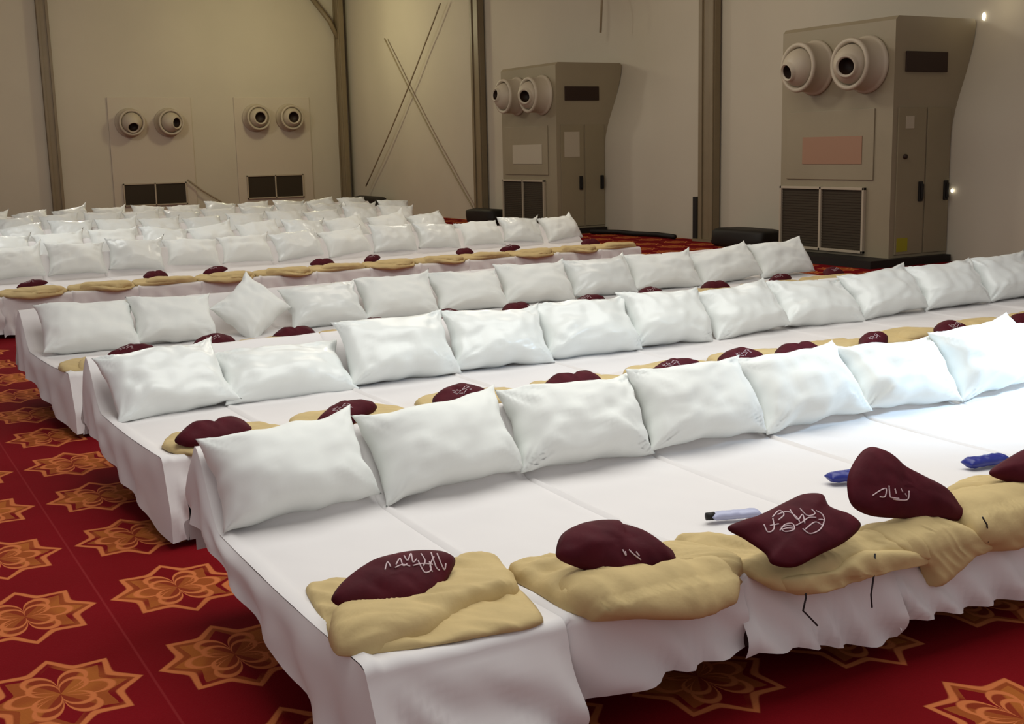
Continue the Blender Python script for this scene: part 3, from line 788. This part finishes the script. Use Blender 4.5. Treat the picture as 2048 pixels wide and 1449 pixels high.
for ol, an, lean, T, lines, lab in pouches:
    fr = plane_frame(an[0], an[1], ZB + (.035 if an[0] == 790 else .06), lean)
    o2 = [px_plane(x, y, fr) for x, y in ol]
    V, F = lens(o2, T, fr, an[0] * .013, wr=.012 if lab[0] == 'r' else .008)
    c = fr[0].copy(); c.z = ZB
    e = empty('drawstring_pouch', c)
    tag(e, lab, 'pouch', 'maroon pouches on the front row')
    bag = mesh_obj('pouch_bag', [Vector(v) - c for v in V], F, M['maroon'], e)
    if lines:
        LV = [Vector(v) for v in V]
        holder = empty('tmp')  # collects the strokes, replaced below
        strokes_on(LV, F, lines, .0022, M['thread'], holder)
        for ch in list(holder.children):
            ch.parent = e
            for v in ch.data.vertices: v.co -= c
        bpy.data.objects.remove(holder)

# small wrapped packets lying above the pouches
def packet(p0, p1, r, mt, label, cap=None):
    a = on_z(*p0, ZB + r * .55); b = on_z(*p1, ZB + r * .55); d = b - a; d.z = 0; L = d.length; d.normalize(); q = Vector((-d.y, d.x, 0))
    t = empty('wrapped_packet', (a.x, a.y, ZB))
    tag(t, label, 'packet')
    V, F = [], []; n, mm = 20, 26; sd = p0[0] * .1
    for i in range(mm + 1):
        u = i / mm; e = min(1, u / .10, (1 - u) / .10) ** .5 * .9 + .1
        wd = r * (1.0 if .07 < u < .93 else .95) * (1 + .10 * fn(u * 6, sd)); hh = r * .62 * e
        for k in range(n):
            th = 2 * pi * k / n
            x = cos(th) * wd; z = sin(th) * hh * (1 + .25 * fn(u * 9 + sd, th * 1.5)) + r * .6
            V.append(d * (u * L) + q * x + Vector((0, 0, max(.002, z))))
    for i in range(mm):
        for k in range(n): F.append((i * n + k, i * n + (k + 1) % n, (i + 1) * n + (k + 1) % n, (i + 1) * n + k))
    F.append(tuple(range(n))[::-1]); F.append(tuple(range(mm * n, mm * n + n)))
    mesh_obj('packet_body', V, F, mt, t)
    if cap: lathe('cap', [(.001, -.02), (r * .55, -.018), (r * .6, .012), (.001, .013)], (0, 0, r * .62), d, cap, t, 16)
packet((1422, 1034), (1520, 1026), .024, M['clear'], 'pale blue tube with dark cap beside the diamond shaped pouch', M['black'])
packet((1656, 957), (1740, 948), .033, M['blue'], 'dark blue packet sticking out left of the tall peaked pouch')
packet((1932, 929), (2010, 916), .034, M['blue'], 'dark blue packet beside the pouch at the right edge')

# knotted sheet corner
# ------------------------------------------------------------------ bundles on rows two to four (copies of three prototypes)
def bundle_blanket(kind):
    t = empty('folded_blanket')
    ols = [[(-.28, .05), (-.1, .0), (.15, .02), (.29, .08), (.27, .32), (.1, .40), (-.15, .38), (-.27, .28)],
           [(-.27, .02), (-.05, -.05), (.2, -.02), (.28, .1), (.22, .3), (.05, .36), (-.2, .34), (-.29, .2)],
           [(-.29, .08), (-.12, .02), (.1, -.04), (.27, .02), (.29, .25), (.12, .36), (-.1, .42), (-.25, .32)]]
    V, F = blob(ols[kind], .06, 60 + kind * 7, 0.0, wr=.016, dirn=(5, 8)); V = [(a, b, c - ZB) for a, b, c in V]
    mesh_obj('blanket_fold', V, F, M['khaki'], t)
    V, F = blob([(x * .8 + .03, s * .45 + .01) for x, s in ols[kind]], .09, 65 + kind * 5, 0.0, wr=.012, dirn=(4, 4)); V = [(a, b, c - ZB) for a, b, c in V]
    mesh_obj('blanket_roll', V, F, M['khaki'], t)
    return t
def bundle_pouch(kind):
    t = empty('drawstring_pouch')
    ols = [[(-.19, 0), (-.14, .1), (0, .16), (.12, .15), (.2, .06), (.14, -.03), (0, -.05), (-.14, -.04)],
           [(-.2, .02), (-.1, .12), (-.02, .08), (.09, .14), (.18, .10), (.2, 0), (.08, -.05), (-.12, -.05)],
           [(-.18, -.02), (-.1, .07), (.02, .13), (.2, .12), (.23, .06), (.1, -.02), (-.05, -.05)]]
    le = .45
    fr = (Vector((0, 0, .10)), Vector((1, 0, 0)), Vector((0, cos(le), sin(le))), Vector((0, -sin(le), cos(le))))
    V, F = lens(ols[kind], .065, fr, 80 + kind * 9, wr=.014, K=9)
    mesh_obj('pouch_bag', V, F, M['maroon'], t)
    V2, F2 = [], []
    bvh = BVHTree.FromPolygons([Vector(v) for v in V], F)
    ls = []
    for a in range(4):
        pts = []
        for q in range(7):
            x = -.05 + a * .03 + .014 * sin(q * 1.7 + a * 2); y = .02 + .006 * q + .008 * sin(a * 3)
            h = bvh.ray_cast(Vector((x, y - .1, .6)), Vector((0, .15, -1)).normalized())
            if h[0] is not None: pts.append(h[0] + Vector((0, 0, .002)))
        if len(pts) > 2: ls.append(pts)
    if kind != 1: tubes('embroidered_lettering', ls, .0018, M['thread'], t, 5)
    return t
PB = [bundle_blanket(k) for k in range(3)]; PP = [bundle_pouch(k) for k in range(3)]
usedB = [False] * 3; usedP = [False] * 3
def put(protos, used, kind, loc, rz, lab, cat, grp, s=1.0, dz=0, sz=None):
    o = protos[kind] if not used[kind] else copy_tree(protos[kind]); used[kind] = True
    o.location = (loc[0], loc[1], loc[2] + dz); o.rotation_euler = (0, 0, rz); o.scale = (s, s, sz or s)
    tag(o, lab, cat, grp)
rnd = random.Random(12)
for ri in (1, 2):
    rw = rows[ri]; n = len(rw['xs']) - 1
    # maroon pouches of row two measured one by one; x positions follow the photograph
    for k in range(n):
        xc = (rw['xs'][k] + rw['xs'][k + 1]) / 2; yf = rw['y'] + rw['s'] * (xc - 1.05)
        kd = (k * 2 + ri) % 3
        if ri == 1: xp = [1.38, 1.98, 2.60, 3.24, 3.86, 4.36, 4.78, 5.37, 6.07, 6.77, 7.5, 8.2][k]; yp = 5.08
        else: xp = xc + .1; yp = yf + .22
        xb = xc + (.06 if k == 0 else .03) if ri == 1 else xc - .02
        put(PB, usedB, kd, (xb, yf + .02, ZB), rw['s'], 'khaki blanket, %s from the left on the foot of the %s' % (ORD[k], ROWN[ri]), 'blanket', 'khaki blankets on the foot of the ' + ROWN[ri], sz=.6)
        put(PP, usedP, (k + ri) % 3, (xp, yp, ZB), rnd.uniform(-.25, .25), 'maroon pouch, %s from the left on the foot of the %s' % (ORD[k], ROWN[ri]), 'pouch', 'maroon pouches in the ' + ROWN[ri], .86 if ri == 1 else .75, -.04)
fr = FAR[0]
for k in range(fr['n']):
    xc = fr['x'] + (k + .5) * fr['pitch']; yf = fr['y'] + fr['s'] * (xc - 1)
    lab = '%s from the right on the foot of the fourth row' % ORD[fr['n'] - 1 - k]
    put(PB, usedB, k % 3, (xc, yf + .0, ZB), fr['s'], 'khaki blanket, ' + lab, 'blanket', 'khaki blankets on the foot of the fourth row', 1.1, 0, .7)
    if k % 3 != 2:
        put(PP, usedP, (k + 1) % 3, (xc + .05, yf + .75, ZB - .06), rnd.uniform(-.3, .3), 'dark maroon pouch, %s' % lab, 'pouch', 'maroon pouches in the fourth row', .7)
